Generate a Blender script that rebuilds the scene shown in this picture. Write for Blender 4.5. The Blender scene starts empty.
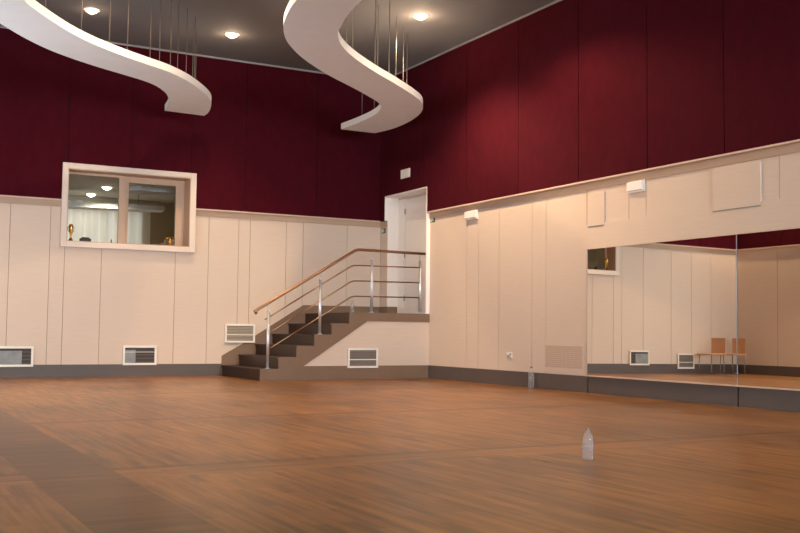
import bpy, bmesh, math, random
from mathutils import Vector, Matrix
random.seed(7)
S = bpy.context.scene
COL = S.collection

# ------------------------------------------------------------------ helpers
def lin(r, g, b):
    f = lambda c: (c/255/12.92) if c/255 <= .04045 else ((c/255+.055)/1.055)**2.4
    return (f(r), f(g), f(b), 1)

class MB:
    def __init__(self): self.bm = bmesh.new()
    def box(self, x0, x1, y0, y1, z0, z1, mi=0):
        x0, x1 = min(x0, x1), max(x0, x1); y0, y1 = min(y0, y1), max(y0, y1); z0, z1 = min(z0, z1), max(z0, z1)
        v = [self.bm.verts.new(p) for p in ((x0,y0,z0),(x1,y0,z0),(x1,y1,z0),(x0,y1,z0),(x0,y0,z1),(x1,y0,z1),(x1,y1,z1),(x0,y1,z1))]
        for f in ((0,3,2,1),(4,5,6,7),(0,1,5,4),(1,2,6,5),(2,3,7,6),(3,0,4,7)):
            self.bm.faces.new([v[i] for i in f]).material_index = mi
        return self
    def prism(self, pts, axis, a, b, mi=0):
        """closed polygon pts extruded along axis from a to b (pts are the other two coordinates in order)"""
        def P(p, t):
            if axis == 'y': return (p[0], t, p[1])
            if axis == 'x': return (t, p[0], p[1])
            return (p[0], p[1], t)
        A = [self.bm.verts.new(P(p, a)) for p in pts]; B = [self.bm.verts.new(P(p, b)) for p in pts]
        n = len(pts)
        fs = [self.bm.faces.new(A), self.bm.faces.new(B[::-1])]
        for i in range(n): fs.append(self.bm.faces.new((A[i], B[i], B[(i+1) % n], A[(i+1) % n])))
        for f in fs: f.material_index = mi
        bmesh.ops.recalc_face_normals(self.bm, faces=fs)
        return self
    def tube(self, path, r, n=12, mi=0, cap=True):
        path = [Vector(p) for p in path]; rings = []
        for i, p in enumerate(path):
            d = (path[min(i+1, len(path)-1)] - path[max(i-1, 0)]).normalized()
            if 0 < i < len(path)-1:
                d1 = (path[i]-path[i-1]).normalized(); d2 = (path[i+1]-path[i]).normalized(); d = (d1+d2).normalized()
                k = 1/max(.3, d.dot(d1))
            else: k = 1
            up = Vector((0, 1, 0)) if abs(d.y) < .9 else Vector((1, 0, 0))
            a = d.cross(up).normalized(); b = a.cross(d).normalized()
            rr = r[i] if isinstance(r, (list, tuple)) else r
            rings.append([self.bm.verts.new(p + a*math.cos(t)*rr*k + b*math.sin(t)*rr) for t in [2*math.pi*j/n for j in range(n)]])
        fs = []
        for i in range(len(rings)-1):
            for j in range(n):
                f = self.bm.faces.new((rings[i][j], rings[i][(j+1) % n], rings[i+1][(j+1) % n], rings[i+1][j])); f.smooth = True; fs.append(f)
        if cap: fs.append(self.bm.faces.new(rings[0])); fs.append(self.bm.faces.new(rings[-1][::-1]))
        for f in fs: f.material_index = mi
        bmesh.ops.recalc_face_normals(self.bm, faces=fs)
        return self
    def lathe(self, prof, loc=(0, 0, 0), n=24, mi=0, smooth=True, scale=(1, 1)):
        rings = []; fs = []
        for r, z in prof:
            rings.append([self.bm.verts.new((loc[0]+r*scale[0]*math.cos(2*math.pi*j/n), loc[1]+r*scale[1]*math.sin(2*math.pi*j/n), loc[2]+z)) for j in range(n)])
        for i in range(len(rings)-1):
            for j in range(n):
                f = self.bm.faces.new((rings[i][j], rings[i][(j+1) % n], rings[i+1][(j+1) % n], rings[i+1][j])); f.smooth = smooth; fs.append(f)
        fs.append(self.bm.faces.new(rings[0][::-1])); fs.append(self.bm.faces.new(rings[-1]))
        for f in fs: f.material_index = mi
        bmesh.ops.recalc_face_normals(self.bm, faces=fs)
        return self
    def build(self, name, mats, parent=None, bevel=0):
        me = bpy.data.meshes.new(name); self.bm.to_mesh(me); self.bm.free()
        for m in (mats if isinstance(mats, (list, tuple)) else [mats]): me.materials.append(m)
        o = bpy.data.objects.new(name, me); COL.objects.link(o)
        if parent is not None:
            o.parent = parent
            o.matrix_parent_inverse = Matrix.Translation(-Vector(parent.location)) if parent.type == 'EMPTY' and parent.get('world') else Matrix()
        if bevel:
            b = o.modifiers.new('bevel', 'BEVEL'); b.width = bevel; b.segments = 2; b.limit_method = 'ANGLE'
        return o

def thing(name, label, cat, loc=(0, 0, 0), rz=0, group=None, world=False):
    """an Empty at the thing's base; world=True: its parts are written in room coordinates"""
    o = bpy.data.objects.new(name, None); COL.objects.link(o); o.location = loc; o.rotation_euler = (0, 0, rz)
    o.empty_display_size = .1
    o['label'] = label; o['category'] = cat
    if group: o['group'] = group
    if world: o['world'] = 1
    return o
def tag(o, label, cat, group=None):
    o['label'] = label; o['category'] = cat
    if group: o['group'] = group
    return o
def struct(name, mb, mats, bevel=0):
    o = mb.build(name, mats, bevel=bevel); o['kind'] = 'structure'; return o
def dup(root, loc, rz, label, group=None):
    r = root.copy(); COL.objects.link(r); r.location = loc; r.rotation_euler = (0, 0, rz); r['label'] = label
    if group: r['group'] = group
    for ch in list(root.children):
        c = ch.copy(); COL.objects.link(c); c.parent = r
        for g in list(ch.children):
            d = g.copy(); COL.objects.link(d); d.parent = c
    return r

# ------------------------------------------------------------------ materials
def mat(name, col, rough=.5, metal=0, spec=.5, noise=0, nscale=20, stretch=(1, 1, 1), bump=0, emit=None, estr=0, coat=0):
    m = bpy.data.materials.new(name); m.use_nodes = True; nt = m.node_tree; N = nt.nodes; L = nt.links
    p = N['Principled BSDF']; p.inputs['Base Color'].default_value = col
    p.inputs['Roughness'].default_value = rough; p.inputs['Metallic'].default_value = metal
    p.inputs['Specular IOR Level'].default_value = spec; p.inputs['Coat Weight'].default_value = coat
    if emit: p.inputs['Emission Color'].default_value = emit; p.inputs['Emission Strength'].default_value = estr
    if noise or bump:
        tc = N.new('ShaderNodeTexCoord'); mp = N.new('ShaderNodeMapping'); mp.inputs['Scale'].default_value = stretch
        L.new(tc.outputs['Object'], mp.inputs['Vector'])
        nz = N.new('ShaderNodeTexNoise'); nz.inputs['Scale'].default_value = nscale; nz.inputs['Detail'].default_value = 4
        L.new(mp.outputs[0], nz.inputs['Vector'])
        if noise:
            mr = N.new('ShaderNodeMapRange'); mr.inputs[1].default_value = .3; mr.inputs[2].default_value = .7
            mr.inputs[3].default_value = 1-noise; mr.inputs[4].default_value = 1+noise
            L.new(nz.outputs[0], mr.inputs[0])
            mx = N.new('ShaderNodeVectorMath'); mx.operation = 'SCALE'; mx.inputs[0].default_value = col[:3]
            L.new(mr.outputs[0], mx.inputs['Scale']); L.new(mx.outputs[0], p.inputs['Base Color'])
        if bump:
            b = N.new('ShaderNodeBump'); b.inputs['Strength'].default_value = bump; b.inputs['Distance'].default_value = .01
            L.new(nz.outputs[0], b.inputs['Height']); L.new(b.outputs[0], p.inputs['Normal'])
    return m

M = {}
M['cream'] = mat('cream_linen_panel', lin(216, 196, 180), .75, spec=.25, noise=.03, nscale=6, stretch=(.5, .5, 14))
M['gap'] = mat('panel_gap', lin(158, 128, 108), .9)
M['burgundy'] = mat('burgundy_fabric', lin(68, 11, 23), .95, spec=.1, noise=.12, nscale=9, stretch=(1, 1, .6))
M['burgundy_gap'] = mat('burgundy_gap', lin(26, 5, 10), .95)
M['trim'] = mat('pale_trim', lin(214, 186, 168), .6, spec=.3)
M['grey_base'] = mat('grey_brown_skirting', lin(92, 81, 77), .5, spec=.4, noise=.05, nscale=3)
M['stringer'] = mat('taupe_stair_paint', lin(128, 103, 85), .55, spec=.3, noise=.04, nscale=3)
M['ceiling'] = mat('grey_ceiling', lin(114, 112, 115), .8, spec=.2)
M['cornice'] = mat('cornice', lin(160, 158, 158), .7)
M['white'] = mat('white_lacquer', lin(246, 240, 236), .45)
M['offwhite'] = mat('offwhite_plastic', lin(238, 232, 224), .4)
M['cloud'] = mat('white_gypsum', lin(222, 222, 224), .7, spec=.2, noise=.02, nscale=4)
M['chrome'] = mat('brushed_steel', lin(228, 230, 238), .34, metal=.8)
M['bronze'] = mat('bronze_rail', lin(168, 128, 98), .28, metal=1)
M['rod'] = mat('steel_rod', lin(124, 113, 103), .55, metal=.2)
M['gold'] = mat('gold_metal', lin(226, 178, 82), .25, metal=1)
M['black'] = mat('black_plastic', lin(30, 27, 26), .5)
M['darkwood'] = mat('dark_wood_steps', lin(48, 26, 15), .4, noise=.3, nscale=5, stretch=(1, 8, 8))
M['woodblock'] = mat('brown_wood_block', lin(96, 62, 40), .4)
M['sash'] = mat('wooden_sash', lin(196, 164, 138), .5, noise=.06, nscale=6, stretch=(8, 8, .6))
M['slat'] = mat('grey_aluminium_slat', lin(146, 138, 132), .45, metal=.4)
M['filter'] = mat('grey_filter_mat', lin(142, 146, 148), .8, noise=.2, nscale=7)
M['duct'] = mat('dark_duct', lin(70, 62, 58), .8)
M['mesh'] = mat('cream_perforated', lin(202, 180, 164), .7)
M['green'] = mat('exit_green', lin(20, 66, 44), .5)
M['exitwhite'] = mat('exit_white', lin(220, 232, 214), .5)
M['curtain'] = mat('sheer_curtain', lin(236, 231, 222), .8)
M['booth'] = mat('booth_wall_paint', lin(186, 174, 148), .8)
M['boothceil'] = mat('booth_ceiling_paint', lin(190, 186, 176), .8)
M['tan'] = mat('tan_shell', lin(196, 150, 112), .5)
M['cap'] = mat('bottle_cap', lin(150, 130, 120), .5)
M['lamp'] = mat('lamp_lens', lin(255, 240, 220), .5, emit=(1, .80, .55, 1), estr=14)

def glass(name, rough=.02, tint=(.97, .99, .98, 1), refl=.9):
    m = bpy.data.materials.new(name); m.use_nodes = True; nt = m.node_tree; N = nt.nodes; L = nt.links
    N.remove(N['Principled BSDF']); out = N['Material Output']
    t = N.new('ShaderNodeBsdfTransparent'); t.inputs[0].default_value = tint
    g = N.new('ShaderNodeBsdfGlossy'); g.inputs['Roughness'].default_value = rough
    fr = N.new('ShaderNodeFresnel'); fr.inputs[0].default_value = 1.45
    ml = N.new('ShaderNodeMath'); ml.operation = 'MULTIPLY'; ml.inputs[1].default_value = refl; L.new(fr.outputs[0], ml.inputs[0])
    mx = N.new('ShaderNodeMixShader'); L.new(ml.outputs[0], mx.inputs[0]); L.new(t.outputs[0], mx.inputs[1]); L.new(g.outputs[0], mx.inputs[2])
    L.new(mx.outputs[0], out.inputs[0]); return m
M['glass'] = glass('window_glass')
M['pet'] = glass('clear_plastic', .10, (.98, .98, .99, 1), .5)
_n = M['pet'].node_tree; _d = _n.nodes.new('ShaderNodeBsdfTranslucent'); _d.inputs[0].default_value = (.95, .96, 1, 1); _d2 = _n.nodes.new('ShaderNodeBsdfDiffuse'); _d2.inputs[0].default_value = (.95, .96, 1, 1)
_a = _n.nodes.new('ShaderNodeMixShader'); _n.links.new(_d.outputs[0], _a.inputs[1]); _n.links.new(_d2.outputs[0], _a.inputs[2])
_m = _n.nodes.new('ShaderNodeMixShader'); _m.inputs[0].default_value = .17
_o = _n.nodes['Material Output']; _s = _o.inputs[0].links[0].from_socket
_n.links.new(_s, _m.inputs[1]); _n.links.new(_a.outputs[0], _m.inputs[2]); _n.links.new(_m.outputs[0], _o.inputs[0])
M['mirror'] = mat('mirror_silver', lin(238, 234, 226), .004, metal=1)
M['mirror_edge'] = mat('polished_glass_edge', lin(200, 205, 210), .3, metal=.9)

# sheer curtain lets the daylight of the windows behind it through
nt = M['curtain'].node_tree; N = nt.nodes; L = nt.links
tr = N.new('ShaderNodeBsdfTranslucent'); tr.inputs[0].default_value = lin(240, 234, 222)
mx = N.new('ShaderNodeMixShader'); mx.inputs[0].default_value = .6
L.new(N['Principled BSDF'].outputs[0], mx.inputs[1]); L.new(tr.outputs[0], mx.inputs[2]); L.new(mx.outputs[0], N['Material Output'].inputs[0])

def daylight(name, col, s):
    m = bpy.data.materials.new(name); m.use_nodes = True; nt = m.node_tree; N = nt.nodes
    N.remove(N['Principled BSDF']); e = N.new('ShaderNodeEmission'); e.inputs[0].default_value = col; e.inputs[1].default_value = s
    nt.links.new(e.outputs[0], N['Material Output'].inputs[0]); return m
M['day'] = daylight('daylight_pane', (.75, .91, 1, 1), 34)
M['day_side'] = daylight('shaded_daylight_pane', (.82, .93, 1, 1), 11.5)
M['day_booth'] = daylight('daylight_pane_behind_curtain', (1, .98, .95, 1), 1.1)

# parquet: planks along the hall, cross bands and a strip laid the other way, most tinted darker
def floor_mat():
    m = bpy.data.materials.new('parquet'); m.use_nodes = True; nt = m.node_tree; N = nt.nodes; L = nt.links
    p = N['Principled BSDF']; geo = N.new('ShaderNodeNewGeometry'); sep = N.new('ShaderNodeSeparateXYZ'); L.new(geo.outputs['Position'], sep.inputs[0])
    def math_(op, a, b=None, c=None):
        n = N.new('ShaderNodeMath'); n.operation = op
        for i, v in enumerate((a, b, c)):
            if v is None: continue
            if isinstance(v, (int, float)): n.inputs[i].default_value = v
            else: L.new(v, n.inputs[i])
        return n.outputs[0]
    X, Y = sep.outputs[0], sep.outputs[1]
    def band(v, c, w): return math_('LESS_THAN', math_('ABSOLUTE', math_('SUBTRACT', v, c)), w)
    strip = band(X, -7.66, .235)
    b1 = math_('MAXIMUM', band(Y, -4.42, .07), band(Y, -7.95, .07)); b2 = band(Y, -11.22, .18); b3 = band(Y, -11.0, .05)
    cross = math_('MAXIMUM', strip, math_('MAXIMUM', b1, b2))
    def planks(a, b):
        cb = N.new('ShaderNodeCombineXYZ'); L.new(a, cb.inputs[0]); L.new(b, cb.inputs[1])
        br = N.new('ShaderNodeTexBrick'); br.inputs['Scale'].default_value = 1; br.inputs['Brick Width'].default_value = .5
        br.inputs['Row Height'].default_value = .07; br.inputs['Mortar Size'].default_value = .0012; br.offset = .37
        br.inputs['Color1'].default_value = (0, 0, 0, 1); br.inputs['Color2'].default_value = (1, 1, 1, 1); br.inputs['Mortar'].default_value = (.1, .1, .1, 1)
        L.new(cb.outputs[0], br.inputs['Vector'])
        mp = N.new('ShaderNodeMapping'); mp.inputs['Scale'].default_value = (.5, 9, 1); L.new(cb.outputs[0], mp.inputs[0])
        nz = N.new('ShaderNodeTexNoise'); nz.inputs['Scale'].default_value = 2.2; nz.inputs['Detail'].default_value = 7; nz.inputs['Roughness'].default_value = .62; L.new(mp.outputs[0], nz.inputs['Vector'])
        s = N.new('ShaderNodeSeparateColor'); L.new(br.outputs['Color'], s.inputs[0])
        return math_('ADD', math_('MULTIPLY', s.outputs[0], .13), math_('MULTIPLY', nz.outputs[0], .72))
    A = planks(Y, X); B = planks(X, Y)
    mix = N.new('ShaderNodeMix'); mix.data_type = 'FLOAT'; L.new(cross, mix.inputs[0]); L.new(A, mix.inputs[2]); L.new(B, mix.inputs[3])
    big = N.new('ShaderNodeTexNoise'); big.inputs['Scale'].default_value = .55; big.inputs['Detail'].default_value = 3; L.new(geo.outputs['Position'], big.inputs['Vector'])
    val = math_('ADD', mix.outputs[0], math_('MULTIPLY', math_('SUBTRACT', big.outputs[0], .5), .5))
    cr = N.new('ShaderNodeValToRGB'); e = cr.color_ramp.elements
    e[0].position = .27; e[0].color = lin(92, 57, 25); e[1].position = .60; e[1].color = lin(176, 117, 58)
    L.new(val, cr.inputs[0])
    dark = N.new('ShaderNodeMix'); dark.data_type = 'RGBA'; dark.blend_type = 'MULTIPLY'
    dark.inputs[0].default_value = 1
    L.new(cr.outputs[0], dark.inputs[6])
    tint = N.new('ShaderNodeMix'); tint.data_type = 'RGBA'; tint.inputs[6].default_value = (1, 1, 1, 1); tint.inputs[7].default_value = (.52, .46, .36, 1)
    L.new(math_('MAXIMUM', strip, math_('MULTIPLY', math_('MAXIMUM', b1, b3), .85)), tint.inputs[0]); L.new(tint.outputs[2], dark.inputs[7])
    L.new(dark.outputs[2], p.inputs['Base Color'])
    ro = N.new('ShaderNodeMapRange'); ro.inputs[3].default_value = .27; ro.inputs[4].default_value = .29; L.new(val, ro.inputs[0]); L.new(ro.outputs[0], p.inputs['Roughness'])
    p.inputs['Specular IOR Level'].default_value = .24
    return m
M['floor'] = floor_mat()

# ------------------------------------------------------------------ room: corner at the origin, back wall Y=0, right wall X=0
XL, YR, ZC, ZB = -9.4, -24.0, 5.52, 2.84
G = .004                                       # half of a panel joint
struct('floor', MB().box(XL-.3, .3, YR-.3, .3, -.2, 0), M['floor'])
struct('ceiling', MB().box(XL-.3, .3, YR-.3, .3, ZC, ZC+.2), M['ceiling'])

def rects(a0, a1, z0, z1, holes):
    out = [(a0, a1, z0, z1)]
    for h in holes:
        nxt = []
        for r in out:
            x0, x1 = max(r[0], h[0]), min(r[1], h[1]); y0, y1 = max(r[2], h[2]), min(r[3], h[3])
            if x0 >= x1 or y0 >= y1: nxt.append(r); continue
            if r[0] < x0: nxt.append((r[0], x0, r[2], r[3]))
            if x1 < r[1]: nxt.append((x1, r[1], r[2], r[3]))
            if r[2] < y0: nxt.append((x0, x1, r[2], y0))
            if y1 < r[3]: nxt.append((x0, x1, y1, r[3]))
        out = nxt
    return out
def wall(name, axis, a0, a1, face, inward, lower, upper, holes, over=.065, thick=.3):
    """panelled wall: cream panels below ZB, fabric panels standing proud above"""
    lo, up = MB(), MB()
    def put(r, d0, d1, mi):
        mb = lo if mi < 2 else up; mi %= 2
        p, q = face+inward*d0, face+inward*d1
        if axis == 'x': mb.box(r[0], r[1], p, q, r[2], r[3], mi)
        else: mb.box(p, q, r[0], r[1], r[2], r[3], mi)
    for r in rects(a0, a1, 0, ZB, holes): put(r, -thick, -.012, 1)
    for r in rects(a0, a1, ZB, ZC, holes): put(r, -thick, over-.014, 3)
    e = [a0]+sorted(lower)+[a1]
    for s, t in zip(e, e[1:]):
        for r in rects(s+G, t-G, 0, ZB, holes): put(r, -.012, 0, 0)
    e = [a0]+sorted(upper)+[a1]
    for s, t in zip(e, e[1:]):
        for r in rects(s+G, t-G, ZB+.012, ZC-.03, holes): put((r[0]+.002, r[1]-.002, r[2], r[3]), over-.014, over, 2)
    struct(name+'_upper', up, [M['burgundy'], M['burgundy_gap']])
    return struct(name, lo, [M['cream'], M['gap']])

WX0, WX1, WZ0, WZ1 = -5.81, -3.60, 2.09, 3.45   # observation window, outer frame
WH = (-5.72, -3.70, 2.18, 3.36)                  # its opening
DOOR = (-1.84, -.28, 1.095, 3.29)
back_low = [-8.6, -8.0, -7.384, -6.566, -5.958, -5.727, -5.144, -3.915, -3.339, -2.798, -2.587, -1.906, -1.577, -.698]
back_up = [-8.2, -6.95, -5.75, -4.72, -3.697, -2.723, -1.36]
wall('wall_back', 'x', XL, 0, 0, -1, back_low, back_up, [WH])
right_low = [-3.025, -3.374, -3.95, -4.804, -5.142, -6.06, -6.9, -7.22, -9.3, -10.2, -11.6, -13, -14.4, -15.8, -17.2, -18.6]
right_up = [-1.7, -3.091, -4.54, -5.955, -7.318, -8.584, -9.9, -11.3, -12.7, -14.1, -15.5, -16.9, -18.3]
wall('wall_right', 'y', YR, 0, 0, -1, right_low, right_up, [DOOR])
LEFTWIN = [(-6.2, -3.0, .9, 2.75)]
wall('wall_left', 'y', YR, 0, XL, 1, [-1.2*k for k in range(1, 17)], [-1.4*k for k in range(1, 14)], LEFTWIN)
REARWIN = [(-8.9, -6.3, .9, 3.5), (-5.9, -3.3, .9, 3.5), (-2.9, -.4, .9, 3.5)]
wall('wall_rear', 'x', XL, 0, YR, 1, [-7.5, -6, -4.5, -3, -1.5], [-7.5, -6, -4.5, -3, -1.5], REARWIN)
for k, (a, b, c, d) in enumerate(REARWIN):
    mb = MB()
    for r in rects(a, b, c, d, [(a+.07, (a+b)/2-.03, c+.07, d-.07), ((a+b)/2+.03, b-.07, c+.07, d-.07)]): mb.box(r[0], r[1], YR-.12, YR+.02, r[2], r[3])
    w = struct('window_%d' % (k+2), mb, M['white'])
    MB().box(a+.05, b-.05, YR-.1, YR-.08, c+.05, d-.05).build('pane', M['day'], w)

for k, (a, b, c, d) in enumerate(LEFTWIN):
    mb = MB()
    for q in rects(a, b, c, d, [(a+.07, (a+b)/2-.03, c+.07, d-.07), ((a+b)/2+.03, b-.07, c+.07, d-.07)]): mb.box(XL-.12, XL+.02, q[0], q[1], q[2], q[3])
    w = struct('window_%d' % (k+6), mb, M['white'])
    MB().box(XL-.1, XL-.08, a+.05, b-.05, c+.05, d-.05).build('pane', M['day_side'], w)

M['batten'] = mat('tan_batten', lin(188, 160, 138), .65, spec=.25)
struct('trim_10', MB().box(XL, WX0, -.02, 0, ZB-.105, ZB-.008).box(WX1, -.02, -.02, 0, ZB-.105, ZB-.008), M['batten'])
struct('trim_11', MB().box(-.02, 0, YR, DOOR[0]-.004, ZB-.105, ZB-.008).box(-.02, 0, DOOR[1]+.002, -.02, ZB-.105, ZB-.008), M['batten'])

# pale trims under the fabric panels and the cornice line at the ceiling
struct('trim_1', MB().box(XL, WX0, -.071, 0, ZB-.008, ZB+.014).box(WX1, 0, -.071, 0, ZB-.008, ZB+.014), M['trim'])
struct('trim_2', MB().box(-.071, 0, YR, DOOR[0]-.004, ZB-.008, ZB+.014), M['trim'])
struct('trim_3', MB().box(XL, 0, -.075, 0, ZC-.03, ZC).box(-.075, 0, YR, -.075, ZC-.03, ZC).box(XL, XL+.075, YR, -.075, ZC-.03, ZC), M['cornice'])
struct('trim_4', MB().box(XL, XL+.071, YR, 0, ZB-.008, ZB+.014), M['trim'])

# skirting boards
BB = .205
struct('baseboard_back', MB().box(XL, -3.06, -.018, 0, 0, BB), M['grey_base'])
struct('baseboard_left', MB().box(XL, XL+.018, YR, -.018, 0, BB), M['grey_base'])
mb = MB(); e = [-1.84, -6.1, -8.71, -11.3, -14, -17, YR]
for s, t in zip(e, e[1:]): mb.box(-.022, 0, t+.012, s-.012, 0, .222)
mb.box(-.006, 0, YR, -1.84, 0, .215, 1)
struct('baseboard_right', mb, [M['grey_base'], M['black']])

# board above the mirrors, slightly proud of the panelling
struct('trim_5', MB().box(-.022, 0, -11.3, -6.06, 1.925, 2.262), M['cream'])
struct('trim_6', MB().box(-.05, 0, -11.31, -6.07, .2222, .240), M['trim'])

# ------------------------------------------------------------------ door niche on the landing
d = struct('door_1', MB().box(.215, .26, -.56, DOOR[1], DOOR[2], DOOR[3]).box(.215, .26, DOOR[0], -.57, DOOR[2], DOOR[3]-.06), M['white'])
MB().box(.2, .26, DOOR[0], DOOR[1], DOOR[3]-.055, DOOR[3]).build('door_head', M['cream'], d)
h = MB()
for z in (1.4, 2.2, 3.0): h.tube([(.208, -.565, z-.05), (.208, -.565, z+.05)], .012, 8)
h.build('hinge', M['slat'], d)
MB().tube([(.215, -1.66, 2.1), (.15, -1.66, 2.1), (.15, -1.54, 2.1)], .011, 8).build('door_handle', M['chrome'], d)
MB().box(.26, .3, DOOR[0], DOOR[1], DOOR[2], DOOR[3]).build('door_backing', M['white'], d)
mb = MB().box(-.004, .213, DOOR[1]-.02, DOOR[1], DOOR[2]+.003, DOOR[3]).box(-.071, .213, DOOR[0], DOOR[0]+.02, DOOR[2]+.003, DOOR[3]).box(-.071, .213, DOOR[0]+.02, DOOR[1]-.02, DOOR[3]-.02, DOOR[3]).box(-.071, -.004, DOOR[1]-.02, DOOR[1], ZB, DOOR[3])
struct('trim_7', mb, M['white'])

M['frame'] = mat('pale_window_casing', lin(226, 208, 194), .5)
# ------------------------------------------------------------------ observation window and the room behind it
w = bpy.data.objects.new('window_1', None); COL.objects.link(w); w['kind'] = 'structure'; w.location = (0, 0, 0)
mb = MB()
for r in rects(WX0, WX1, WZ0, WZ1, [WH]): mb.box(r[0], r[1], -.085, 0, r[2], r[3])
mb.build('window_frame', M['frame'], w, bevel=.006)
mb = MB().box(WH[0], WH[1], -.078, .3, WH[2], WH[2]+.012).box(WH[0], WH[1], -.078, .3, WH[3]-.012, WH[3])
mb.box(WH[0], WH[0]+.012, -.078, .3, WH[2]+.012, WH[3]-.012).box(WH[1]-.012, WH[1], -.078, .3, WH[2]+.012, WH[3]-.012)
mb.build('window_lining', M['sash'], w)
mb = MB()
for r in rects(WH[0], -4.73, WH[2], WH[3], [(WH[0]+.06, -4.84, WH[2]+.035, WH[3]-.05)]): mb.box(r[0], r[1], .2, .25, r[2], r[3])
mb.build('sash', M['sash'], w)
mb = MB()
for r in rects(-4.80, WH[1], WH[2], WH[3], [(-4.67, -3.86, WH[2]+.04, WH[3]-.11)]): mb.box(r[0], r[1], .25, .3, r[2], r[3])
mb.build('sash', M['sash'], w)
MB().box(WH[0]+.05, -4.83, .222, .228, WH[2]+.03, WH[3]-.04).build('pane', M['glass'], w)
MB().box(-4.68, -3.85, .272, .278, WH[2]+.03, WH[3]-.1).build('pane', M['glass'], w)

BX0, BX1, BY, BZ0, BZ1 = -7.6, -2.3, 5.0, 1.095, 3.56
struct('wall_booth_rear', MB().box(BX0-.2, BX1+.2, BY+.2, BY+.4, BZ0, BZ1), M['booth'])
struct('wall_booth_right', MB().box(BX1, BX1+.2, .3, BY+.2, BZ0, BZ1), M['booth'])
struct('wall_booth_left', MB().box(BX0-.2, BX0, .3, BY+.2, BZ0, BZ1), M['booth'])
struct('ceiling_booth', MB().box(BX0-.2, BX1+.2, .3, BY+.4, BZ1, BZ1+.15), M['boothceil'])
struct('floor_booth', MB().box(BX0-.2, BX1+.2, .3, BY+.4, BZ0-.15, BZ0), M['darkwood'])
wb = struct('window_5', MB().box(BX0+.1, -3.0, BY+.17, BY+.2, 1.15, 3.45), M['white'])
MB().box(BX0+.3, -3.25, BY+.16, BY+.169, 1.3, 3.3).build('pane', M['day_booth'], wb)
# curtain with folds
bm = bmesh.new(); n = 260; x0, x1 = -7.3, -3.06; rowz = [1.13, 2.0, 2.9, 3.46]; prev = None; vv = []
for zi, z in enumerate(rowz):
    row = []
    for i in range(n+1):
        x = x0+(x1-x0)*i/n
        y = BY+.02+(.06*math.sin(x*2*math.pi/.30+.8*math.sin(x*3))+.015*math.sin(x*41))*(1-.25*zi/3)
        row.append(bm.verts.new((x, y, z)))
    vv.append(row)
for a, b in zip(vv, vv[1:]):
    for i in range(n):
        f = bm.faces.new((a[i], a[i+1], b[i+1], b[i])); f.smooth = True
mb = MB.__new__(MB); mb.bm = bm
tag(mb.build('curtain', M['curtain']), 'sheer white curtain hanging in folds in the room behind the observation window', 'curtain')
mb = MB().box(-7.35, -2.9, BY-.03, BY+.07, 3.46, 3.555)
struct('trim_8', mb, M['boothceil'])

# ------------------------------------------------------------------ hanging ceiling ribbons
def catmull(pl, m=8):
    P = [Vector(p) for p in pl]; P = [2*P[0]-P[1]]+P+[2*P[-1]-P[-2]]; out = []
    for i in range(1, len(P)-2):
        for k in range(m):
            t = k/m; a, b, c, d = P[i-1], P[i], P[i+1], P[i+2]
            out.append(.5*((2*b)+(c-a)*t+(2*a-5*b+4*c-d)*t*t+(3*b-a-3*c+d)*t**3))
    return out+[P[-2]]
def resample(pl, n):
    d = [0]
    for a, b in zip(pl, pl[1:]): d.append(d[-1]+(b-a).length)
    out = []; j = 0
    for k in range(n):
        s = d[-1]*k/(n-1)
        while j < len(pl)-2 and d[j+1] < s: j += 1
        out.append(pl[j].lerp(pl[j+1], (s-d[j])/max(1e-9, d[j+1]-d[j])))
    return out
def ribbon(Lp, Rp, z0, z1, n=120):
    A = resample(catmull(Lp), n); B = resample(catmull(Rp), n); mb = MB(); bm = mb.bm
    q = [[bm.verts.new((p.x, p.y, z)) for p in pl] for pl, z in ((A, z0), (B, z0), (A, z1), (B, z1))]
    fs = []
    for i in range(n-1):
        fs += [bm.faces.new((q[0][i], q[0][i+1], q[1][i+1], q[1][i])), bm.faces.new((q[2][i], q[3][i], q[3][i+1], q[2][i+1])),
               bm.faces.new((q[0][i], q[2][i], q[2][i+1], q[0][i+1])), bm.faces.new((q[1][i], q[1][i+1], q[3][i+1], q[3][i]))]
    for i in (0, n-1): fs.append(bm.faces.new((q[0][i], q[1][i], q[3][i], q[2][i])))
    bmesh.ops.recalc_face_normals(bm, faces=fs)
    return mb
L1 = [(-7.85,-7.2),(-8.02,-6.4),(-7.93,-5.75),(-7.68,-5.15),(-7.37,-4.7),(-7.06,-4.26),(-6.73,-3.88),(-6.41,-3.6),(-6.04,-3.34),(-5.66,-3.11),(-5.26,-2.87),(-5.01,-2.64),(-4.79,-2.31),(-4.66,-2.0),(-4.54,-1.59),(-4.46,-1.09)]
R1 = [(-7.2,-6.9),(-7.33,-6.2),(-7.25,-5.71),(-7.09,-5.42),(-6.85,-5.07),(-6.6,-4.74),(-6.28,-4.4),(-5.85,-4.05),(-5.44,-3.77),(-5.07,-3.52),(-4.68,-3.13),(-4.31,-2.62),(-4.08,-2.22),(-3.93,-1.8),(-3.82,-1.33),(-3.8,-1.05)]
L2 = [(-4.35,-8.95),(-4.66,-8.4),(-4.79,-7.8),(-4.76,-7.18),(-4.66,-6.67),(-4.52,-6.22),(-4.31,-5.78),(-4.05,-5.4),(-3.77,-5.07),(-3.45,-4.75),(-3.14,-4.47),(-2.81,-4.21),(-2.48,-3.95),(-2.16,-3.68),(-1.89,-3.44),(-1.69,-3.2),(-1.55,-2.88),(-1.46,-2.5),(-1.42,-1.92),(-1.43,-1.22)]
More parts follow.
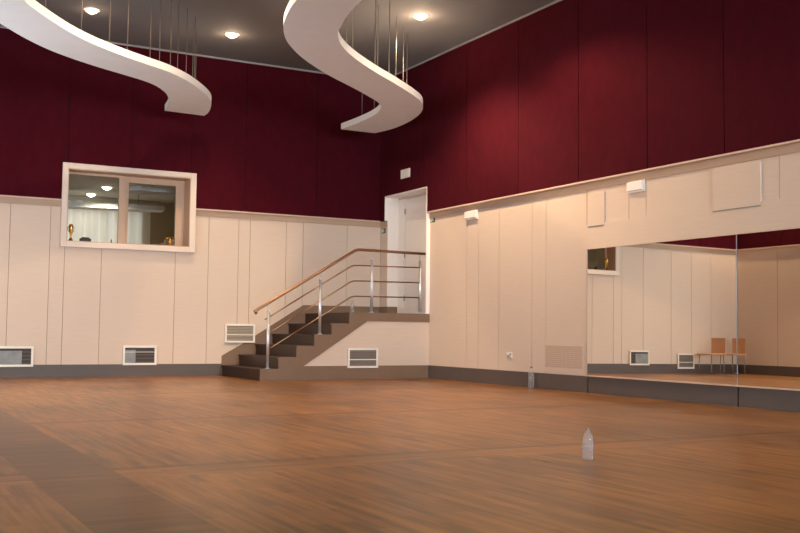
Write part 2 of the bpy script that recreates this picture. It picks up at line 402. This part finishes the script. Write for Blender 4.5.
R2 = [(-3.85,-8.6),(-4.08,-8.2),(-4.17,-7.8),(-4.16,-7.45),(-4.08,-7.0),(-3.97,-6.6),(-3.86,-6.28),(-3.63,-5.89),(-3.25,-5.46),(-2.7,-4.97),(-2.14,-4.52),(-1.6,-4.06),(-1.22,-3.66),(-.92,-3.1),(-.74,-2.4),(-.69,-1.74),(-.77,-1.22)]
RODS1 = [(-7.6,-5.9),(-7.2,-4.95),(-6.82,-4.32),(-6.37,-4.19),(-5.91,-3.65),(-5.88,-3.51),(-5.68,-3.67),(-5.28,-3.28),(-5.07,-2.98),(-4.97,-3.18),(-4.75,-2.77),(-4.52,-2.42),(-4.3,-2.1),(-4.22,-1.75),(-4.05,-1.35)]
RODS2 = [(-4.4,-7.9),(-4.38,-7.0),(-2.95,-4.6),(-3.07,-5.04),(-2.34,-4.26),(-2.16,-3.99),(-2.1,-4.23),(-1.69,-3.68),(-1.36,-3.3),(-1.1,-2.95),(-1.17,-1.96),(-1.09,-1.34)]
def cloud(name, label, Lp, Rp, rods, z0, th, ztop, cat='ceiling panel'):
    c = thing(name, label, cat, (Lp[-1][0], Lp[-1][1], z0), world=True)
    ribbon(Lp, Rp, z0, z0+th).build('panel', M['cloud'], c)
    for x, y in rods: MB().tube([(x, y, z0+th), (x, y, ztop)], .0055, 8).build('hanging_rod', M['rod'], c)
cloud('hanging_ceiling_panel', 'white S-curved panel on thin rods, its end hanging above the observation window', L1, R1, RODS1, 4.25, .1, ZC)
cloud('hanging_ceiling_panel', 'white S-curved panel on thin rods, its hooked end hanging above the stairs', L2, R2, RODS2, 4.25, .1, ZC)
cloud('hanging_ceiling_panel', 'pale curved ribbon close to the curtain behind the window glass', [(-5.9,3.5),(-5.0,3.85),(-4.1,3.75),(-3.15,3.5)], [(-5.9,4.0),(-5.0,4.3),(-4.1,4.2),(-3.1,3.95)], [(-5.0,4.05),(-3.6,3.85)], 3.2, .09, BZ1)
cloud('hanging_ceiling_panel', 'short pale curved panel near the ceiling behind the window glass', [(-4.5,1.25),(-4.2,1.55),(-3.85,1.6),(-3.55,1.45)], [(-4.3,.95),(-4.1,1.05),(-3.85,1.05),(-3.65,.95)], [(-4.0,1.3)], 3.24, .07, BZ1)

# ------------------------------------------------------------------ recessed downlights
def downlight(loc, label, r=.09):
    t = thing('downlight', label, 'ceiling light', loc, group='recessed ceiling lights')
    MB().lathe([(r+.035, 0), (r+.035, -.006), (r+.005, -.014), (r, -.006), (r, 0)], n=28).build('trim_ring', M['offwhite'], t)
    MB().lathe([(r*.98, -.004), (r*.95, -.02), (r*.75, -.04), (r*.4, -.052), (.004, -.071)], n=24).build('lens', M['lamp'], t)
    return t
def lamp(loc, power, col=(1, .72, .45), size=math.radians(150), blend=.6):
    l = bpy.data.lights.new('downlight_lamp', 'SPOT'); l.energy = power; l.color = col; l.spot_size = size; l.spot_blend = blend; l.shadow_soft_size = .07
    o = bpy.data.objects.new('downlight_lamp', l); COL.objects.link(o); o.location = loc; return o
DL = [(-1.394, -3.887, 'round downlight glowing in the ceiling beside the hooked white panel and the fabric wall', 1.8, 125),
      (-3.52, -1.519, 'round downlight glowing in the ceiling between the two white S-curved panels', .85, 90),
      (-5.743, -1.649, 'round downlight glowing behind the rods of the panel over the observation window', .35, 84),
      (-1.6, -6.0, 'ceiling downlight along the fabric wall, second from the stairs corner', .85, 142),
      (-5.2, -5.7, 'ceiling downlight in the middle of the hall between the curved panels', 1.3, 170),
      (-1.6, -12.5, 'ceiling downlight along the fabric wall, third from the stairs corner', .1, 110),
      (-4.2, -9.4, 'ceiling downlight in the middle of the hall near the curved panel', 1.15, 104),
      (-8.7, -1.5, 'added unseen ceiling downlight warming the far corner of the hall behind the picture edge', 1.1, 100)]  # last one: unseen lamp added to warm the left wall in the mirror
def spill(loc, power):
    l = bpy.data.lights.new('downlight_spill', 'POINT'); l.energy = power; l.color = (1, .70, .42); l.shadow_soft_size = .05
    o = bpy.data.objects.new('downlight_spill', l); COL.objects.link(o); o.location = loc
first = None
for x, y, lab, k, cone in DL:
    if first is None: first = downlight((x, y, ZC), lab)
    else: dup(first, (x, y, ZC), 0, lab)
    spill((x, y, ZC-.16), 7*k)
    lamp((x, y, ZC-.09), 330*k, size=math.radians(cone), blend=.25 if cone >= 150 else .45 if cone >= 140 else .7)
DLB1, DLB2 = (-4.42, 4.5), (-4.37, 3.27)
for x, y, lab in ((DLB1[0], DLB1[1], 'small lit downlight above the curtain behind the window glass'), (DLB2[0], DLB2[1], 'bright lit downlight in the ceiling behind the window glass')):
    dup(first, (x, y, BZ1), 0, lab); lamp((x, y, BZ1-.09), 15 if y > 4 else 430, (1, .85, .62), math.radians(146))

# ------------------------------------------------------------------ staircase
st = thing('staircase', 'taupe staircase of dark wooden steps rising to the landing and white door', 'stairs', (-3.055, -.9, 0), world=True)
RX = [-3.055, -2.75, -2.445, -2.14, -1.835, -1.52]; RH = .1825; YF = -1.833
for k in range(5):
    mb = MB().box(RX[k], RX[k+1]+.03, YF+.012, -.02, RH*k if k else 0, RH*(k+1)-.03)
    mb.box(RX[k]-.018, RX[k+1]+.02, YF+.006, -.02, RH*(k+1)-.03, RH*(k+1)-.001)
    mb.build('step', M['darkwood'], st)
MB().box(RX[5], 0, YF+.012, -.02, RH*5, 1.05).box(RX[5], 0, YF+.005, -.02, 1.05, 1.095).build('landing', M['darkwood'], st)
# stringer: zigzag top, sloping soffit, base band
pts = [(RX[0], 0)]
for k in range(5): pts += [(RX[k], RH*(k+1)), (RX[k+1], RH*(k+1))]
pts += [(RX[5], 1.098), (-.0005, 1.098), (-.0005, .955), (-1.19, .955), (-2.325, .222), (0, .222), (0, 0)]
sx = [(x, z) for x, z in pts]
MB().prism(sx, 'y', YF-.02, YF+.012).build('stringer', M['stringer'], st)
MB().prism([(-2.45, .15), (0, .15), (0, 1.0), (-1.25, 1.0)], 'y', YF-.004, YF+.012).build('side_panel', M['cream'], st)['label'] = 'cream triangular side panel'
MB().box(-1.5, -.02, YF+.012, -.02, 0, RH*5).build('core', M['stringer'], st)
struct('trim_12', MB().prism([(-3.062, 0), (-3.062, .342), (-2.715, .535), (-1.556, 1.245), (-.02, 1.245), (-.02, 0)], 'y', -.02, 0), M['stringer'])
struct('trim_9', MB().box(-.018, 0, -.28, -.02, 1.099, 1.245).box(-.018, .2, -.315, -.301, 1.099, 1.245), M['stringer'])

# railing
rl = thing('stair_railing', 'steel post railing with bronze rails along the open edge of the stairs', 'railing', (-2.9, -1.76, RH), world=True)
yp = -1.76
for x, z0, z1 in ((-2.9, RH, 1.22), (-2.01, RH*4, 1.75), (-1.072, 1.098, 2.13), (-.142, 1.098, 2.125)):
    p = MB().tube([(x, yp, z0), (x, yp, z1-.13)], .024, 14).build('post', M['chrome'], rl)
    MB().lathe([(.024, 0), (.018, .012), (.009, .02), (.008, .13)], (x, yp, z1-.13), 12).build('rail_pin', M['chrome'], p)
    MB().lathe([(.045, 0), (.045, .008), (.026, .014)], (x, yp, z0), 16).build('base_flange', M['chrome'], p)
MB().tube([(-3.10, yp, 1.045), (-3.125, yp, 1.085), (-3.06, yp, 1.13), (-1.39, yp, 2.125), (-1.33, yp, 2.142), (-.03, yp, 2.13)], .024, 14).build('handrail', M['bronze'], rl)
for zl, xs in ((1.878, -2.96), (1.62, -2.9), (1.365, -2.9)):
    kx = -1.43; zs = zl-(kx-xs)*.603
    MB().tube([(xs, yp, zs), (kx-.03, yp, zl-.018), (kx+.03, yp, zl), (-.142, yp, zl+.01)], .012, 10).build('middle_rail', M['bronze'], rl)

# ------------------------------------------------------------------ mirrors
def mirror(y0, y1, label):
    t = thing('wall_mirror', label, 'mirror', (-.012, (y0+y1)/2, .241), world=False)
    wd = abs(y1-y0); z0, z1 = 0, 1.69
    MB().box(-.006, 0, -wd/2+.006, wd/2-.006, z0, z1).build('mirror_glass', M['mirror'], t)
    for s in (-1, 1):
        yy = s*wd/2
        MB().prism([(-.006, yy-s*.006), (-.0065, yy-s*.005), (.0, yy-s*.001), (.0, yy-s*.006)], 'z', z0, z1).build('bevelled_edge', M['mirror_edge'], t)
    t.rotation_euler = (0, math.radians(.27), math.radians(.158))
    return t
mirror(-6.085, -8.695, 'wide wall mirror reaching from the perforated grille to the upright joint')
mirror(-8.705, -11.3, 'wall mirror beyond the upright joint, cut off by the edge of the picture')

# ------------------------------------------------------------------ air vents
def vent(name, label, wd, ht, kind, loc):
    t = thing(name, label, 'air vent', loc, group='white framed floor-level vents')
    mb = MB()
    for r in rects(-wd/2, wd/2, 0, ht, [(-wd/2+.035, wd/2-.035, .035, ht-.035)]): mb.box(r[0], r[1], -.022, 0, r[2], r[3])
    mb.build('frame', M['offwhite'], t, bevel=.004)
    MB().box(-wd/2+.03, wd/2-.03, -.003, 0, .03, ht-.03).build('backing', M['duct'], t)
    if kind == 'louvre':
        mb = MB(); n = 9
        for k in range(n):
            z = .04+(ht-.08)*(k+.5)/n
            mb.prism([(-.018, z-.010), (-.016, z-.012), (-.004, z+.008), (-.006, z+.01)], 'x', -wd/2+.035, wd/2-.035)
        mb.build('slats', M['slat'], t)
        MB().box(-wd/2+.035, wd/2-.035, -.021, -.012, ht*.40, ht*.40+.016).build('divider_bar', M['offwhite'], t)
    else:
        MB().box(-wd/2+.035, -wd/2+.035+(wd-.07)*(.36 if kind == 'a' else .72), -.008, -.003, .035, ht-.07).build('filter', M['filter'], t)
        mb = MB()
        for k in range(4): mb.box(-wd/2+.035, wd/2-.035, -.010, -.008, .05+k*.06, .053+k*.06)
        mb.build('wire', M['slat'], t)
        if kind == 'a': MB().box(-wd/2+.035, wd/2-.035, -.012, -.008, ht*.66, ht*.66+.008).build('divider_bar', M['offwhite'], t)
    return t
vent('air_vent', 'white framed vent with grey filter low on the wall under the observation window', .56, .32, 'a', (-4.48, -.018, .19))
vent('air_vent', 'white framed vent cut off by the picture edge, pale grey filter inside', .56, .32, 'b', (-6.435, -.018, .175))
vent('air_vent', 'white louvred vent on the wall just above the lowest steps', .55, .325, 'louvre', (-2.748, -.021, .565))
vent('air_vent', 'white louvred vent in the cream side of the staircase', .56, .325, 'louvre', (-1.27, YF-.02, .185))
vent('air_vent', 'white framed vent seen only in the mirror beside the tan chair', .5, .34, 'louvre', (-7.8, -.018, .1))
# perforated return-air grille in the right wall
g = thing('return_air_grille', 'cream perforated grille low on the wall beside the mirror', 'grille', (0, -5.55, .31))
mb = MB().box(-.008, 0, -.42, .42, 0, .31)
mb.build('grille_panel', M['mesh'], g)
mb = MB()
for i in range(27):
    for j in range(11): mb.box(-.0088, -.008, -.40+i*.0298, -.40+i*.0298+.018, .012+j*.027, .012+j*.027+.015)
mb.build('perforation', M['batten'], g)
mb = MB()
for r in rects(-.47, .47, -.05, .36, [(-.42, .42, 0, .31)]): mb.box(-.006, 0, r[0], r[1], r[2], r[3])
mb.build('surround', M['cream'], g)

# ------------------------------------------------------------------ small wall fittings
s = thing('wall_socket', 'white socket with two small dark openings low on the cream wall', 'socket', (0, -4.246, .415))
MB().box(-.012, 0, -.07, .07, 0, .085).build('plate', M['offwhite'], s, bevel=.003)
for a, b in ((-.045, .042), (-.01, .012), (.02, .012)): MB().box(-.0135, -.011, a, a+.022, b, b+.024).build('opening', M['duct'], s)
def ebox(y0, y1, z0, z1, label):
    t = thing('emergency_light', label, 'emergency light', (0, (y0+y1)/2, z0), group='white boxes under the fabric panels')
    wd = abs(y1-y0)/2
    MB().box(-.03, .006, -wd, wd, 0, z1-z0).build('housing', M['offwhite'], t, bevel=.005)
    MB().prism([(-.03, .02), (-.055, .03), (-.055, z1-z0-.01), (-.03, z1-z0-.01)], 'y', -wd+.01, wd-.01).build('diffuser', M['white'], t)
ebox(-3.02, -3.36, 2.595, 2.74, 'small white emergency light box on the wall beside the green exit sign')
ebox(-6.91, -7.21, 2.59, 2.735, 'white emergency light box on the wall above the mirror')
t = thing('sign_plate', 'small blank white plate on the fabric wall above the landing door', 'sign', (-.065, -1.08, 3.535))
MB().box(-.025, 0, -.16, .16, 0, .16).build('plate', M['offwhite'], t, bevel=.004)
MB().box(-.031, -.025, -.13, .13, .025, .135).build('face', M['white'], t)
def exit_sign(loc, rz, label):
    t = thing('exit_sign', label, 'sign', loc, rz, group='small green exit signs')
    MB().box(-.006, 0, -.075, .075, 0, .095).build('panel', M['green'], t)
    mb = MB().box(-.009, -.006, .025, .062, .012, .082)                       # doorway
    mb.lathe([(.0085, -.008), (.0085, .008)], (-.0075, -.012, .075), 10)      # running figure
    for a, b in (((-.014, .066), (-.006, .04)), ((-.006, .04), (.014, .03)), ((.014, .03), (.016, .012)), ((-.006, .04), (-.024, .026)), ((-.024, .026), (-.042, .03)), ((-.014, .06), (.010, .052)), ((-.014, .06), (-.034, .05))):
        mb.tube([(-.0075, a[0], a[1]), (-.0075, b[0], b[1])], .005, 6)
    mb.build('pictogram', M['exitwhite'], t)
    return t
e1 = exit_sign((0, -1.93, 2.665), 0, 'small green exit sign with white running figure at the door edge nearest the emergency light')
dup(e1, (0, -.12, 2.62), 0, 'small green exit sign tucked in the room corner before the door niche')
# flush access flaps above the mirrors
def flap(y0, y1, z0, z1, label):
    t = thing('access_panel', label, 'wall panel', (0, (y0+y1)/2, z0))
    wd = abs(y1-y0)/2
    MB().box(-.025, 0, -wd, wd, 0, z1-z0).build('flap', M['cream'], t)
    MB().box(-.030, 0, -wd, wd, -.012, -.0005).build('lower_lip', M['slat'], t)
flap(-6.11, -6.44, 2.235, 2.69, 'narrow cream wall flap with pale lower lip above the mirror end')
flap(-8.36, -9.06, 2.222, 2.72, 'wide cream wall flap with pale lower lip above the mirror joint')

# ------------------------------------------------------------------ bottles
def bottle(loc, h, r, label):
    t = thing('water_bottle', label, 'bottle', loc, group='clear plastic bottles')
    pr = [(r*.8, 0), (r*.98, .02*h), (r, .08*h), (r*.94, .2*h), (r, .3*h), (r*.94, .42*h), (r, .55*h), (r*.97, .66*h), (r*.8, .76*h), (r*.5, .86*h), (r*.34, .91*h), (r*.34, .94*h)]
    MB().lathe(pr, n=20).build('body', M['pet'], t)
    MB().lathe([(r*.4, .93*h), (r*.4, .995*h), (r*.36, h)], n=16).build('cap', M['cap'], t)
    MB().lathe([(r*1.01, .30*h), (r*1.01, .52*h)], n=20).build('sleeve', M['pet'], t)
bottle((-.10, -4.93, 0), .31, .043, 'clear plastic bottle standing against the skirting near the mirror')
bottle((-1.35, -1.6, 1.096), .20, .032, 'clear plastic bottle standing at the top of the stairs')
bottle((-4.62, -11.76, 0), .20, .034, 'clear plastic bottle standing alone on the open parquet')

# ------------------------------------------------------------------ things on the window sill
zs = WH[2]+.012
t = thing('trophy', 'tall gold cup trophy at the end of the window sill beside the black box', 'trophy', (-5.62, .1, zs))
MB().lathe([(.036, 0), (.036, .03), (.024, .035), (.024, .05)], n=18).build('base', M['woodblock'], t)
MB().lathe([(.016, .05), (.011, .075), (.016, .1), (.02, .14), (.032, .19), (.038, .24), (.032, .27), (.024, .28), (.004, .285)], n=20).build('cup', M['gold'], t)
for s_ in (-1, 1): MB().tube([(s_*.034, 0, .24), (s_*.052, 0, .225), (s_*.048, 0, .18), (s_*.022, 0, .145)], .005, 8).build('handle', M['gold'], t)
t = thing('trophy', 'gold figure trophy on the sill before the dark wood plaque', 'trophy', (-4.03, -.035, zs))
MB().lathe([(.04, 0), (.04, .02), (.02, .03)], n=16).build('base', M['gold'], t)
mb = MB().tube([(0, 0, .03), (.008, 0, .07), (0, 0, .11)], [.012, .02, .016], 10)
mb.lathe([(.004, .112), (.016, .12), (.018, .133), (.010, .148), (.002, .152)], n=12)
for s_ in (-1, 1): mb.tube([(0, 0, .1), (s_*.04, 0, .115), (s_*.052, 0, .15)], [.008, .007, .006], 8)
mb.build('figure', M['gold'], t)
t = thing('plaque', 'dark wooden plaque block on the sill behind the gold figure', 'plaque', (-4.02, .12, zs))
MB().box(-.14, .1, -.03, .03, 0, .045).build('base', M['woodblock'], t)
MB().box(-.06, .12, -.02, .02, .045, .115).build('block', M['woodblock'], t)
t = thing('black_box', 'low black case lying on the window sill beside the gold cup', 'box', (-5.39, .1, zs))
MB().box(-.085, .085, -.05, .05, 0, .06).build('case', M['black'], t, bevel=.008)
MB().box(-.06, .06, -.04, .04, .06, .078).build('lid', M['black'], t, bevel=.006)
tag(MB().lathe([(.010, 0), (.010, .05), (.005, .055), (.005, .075)], (-4.97, .1, zs), 10).build('marker_pen', M['black']), 'tiny dark upright pen on the window sill near the middle post', 'pen')

# ------------------------------------------------------------------ chairs by the left part of the back wall (in the mirror)
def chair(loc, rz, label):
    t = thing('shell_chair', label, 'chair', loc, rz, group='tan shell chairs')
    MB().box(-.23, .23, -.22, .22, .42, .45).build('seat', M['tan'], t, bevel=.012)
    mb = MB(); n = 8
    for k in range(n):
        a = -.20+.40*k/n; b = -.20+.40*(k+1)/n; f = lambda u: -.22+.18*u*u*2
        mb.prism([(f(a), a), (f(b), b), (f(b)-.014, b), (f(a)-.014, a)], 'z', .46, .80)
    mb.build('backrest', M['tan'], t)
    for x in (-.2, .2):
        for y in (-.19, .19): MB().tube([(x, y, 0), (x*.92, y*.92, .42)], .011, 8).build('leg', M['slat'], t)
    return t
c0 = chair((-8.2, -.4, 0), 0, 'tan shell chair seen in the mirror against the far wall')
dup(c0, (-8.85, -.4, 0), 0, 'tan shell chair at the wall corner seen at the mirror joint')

# ------------------------------------------------------------------ world, camera, colour management
wd = bpy.data.worlds.new('world'); S.world = wd; wd.use_nodes = True
wd.node_tree.nodes['Background'].inputs[0].default_value = (.5, .52, .56, 1); wd.node_tree.nodes['Background'].inputs[1].default_value = .3
cd = bpy.data.cameras.new('camera'); cam = bpy.data.objects.new('camera', cd); COL.objects.link(cam)
R_, U_, F_ = Vector((.87765259, -.47917437, .01085588)), Vector((-.03987453, -.05042539, .99793151)), Vector((.47763579, .87627005, .06336283))
m = Matrix.Identity(4)
for i in range(3): m[i][0], m[i][1], m[i][2] = R_[i], U_[i], -F_[i]
m.translation = Vector((-8.7802, -16.8807, .8))
cam.matrix_world = m; cd.sensor_width = 36; cd.lens = 1014.95*36/800; cd.clip_start = .05
S.camera = cam
S.view_settings.view_transform = 'Standard'; S.view_settings.look = 'None'; S.view_settings.gamma = 1; S.view_settings.use_curve_mapping = False
S.view_settings.exposure = 0.08
S.cycles.max_bounces = 10; S.cycles.diffuse_bounces = 5; S.cycles.glossy_bounces = 5; S.cycles.transparent_max_bounces = 12
S.cycles.sample_clamp_indirect = 4; S.cycles.caustics_reflective = False; S.cycles.caustics_refractive = False
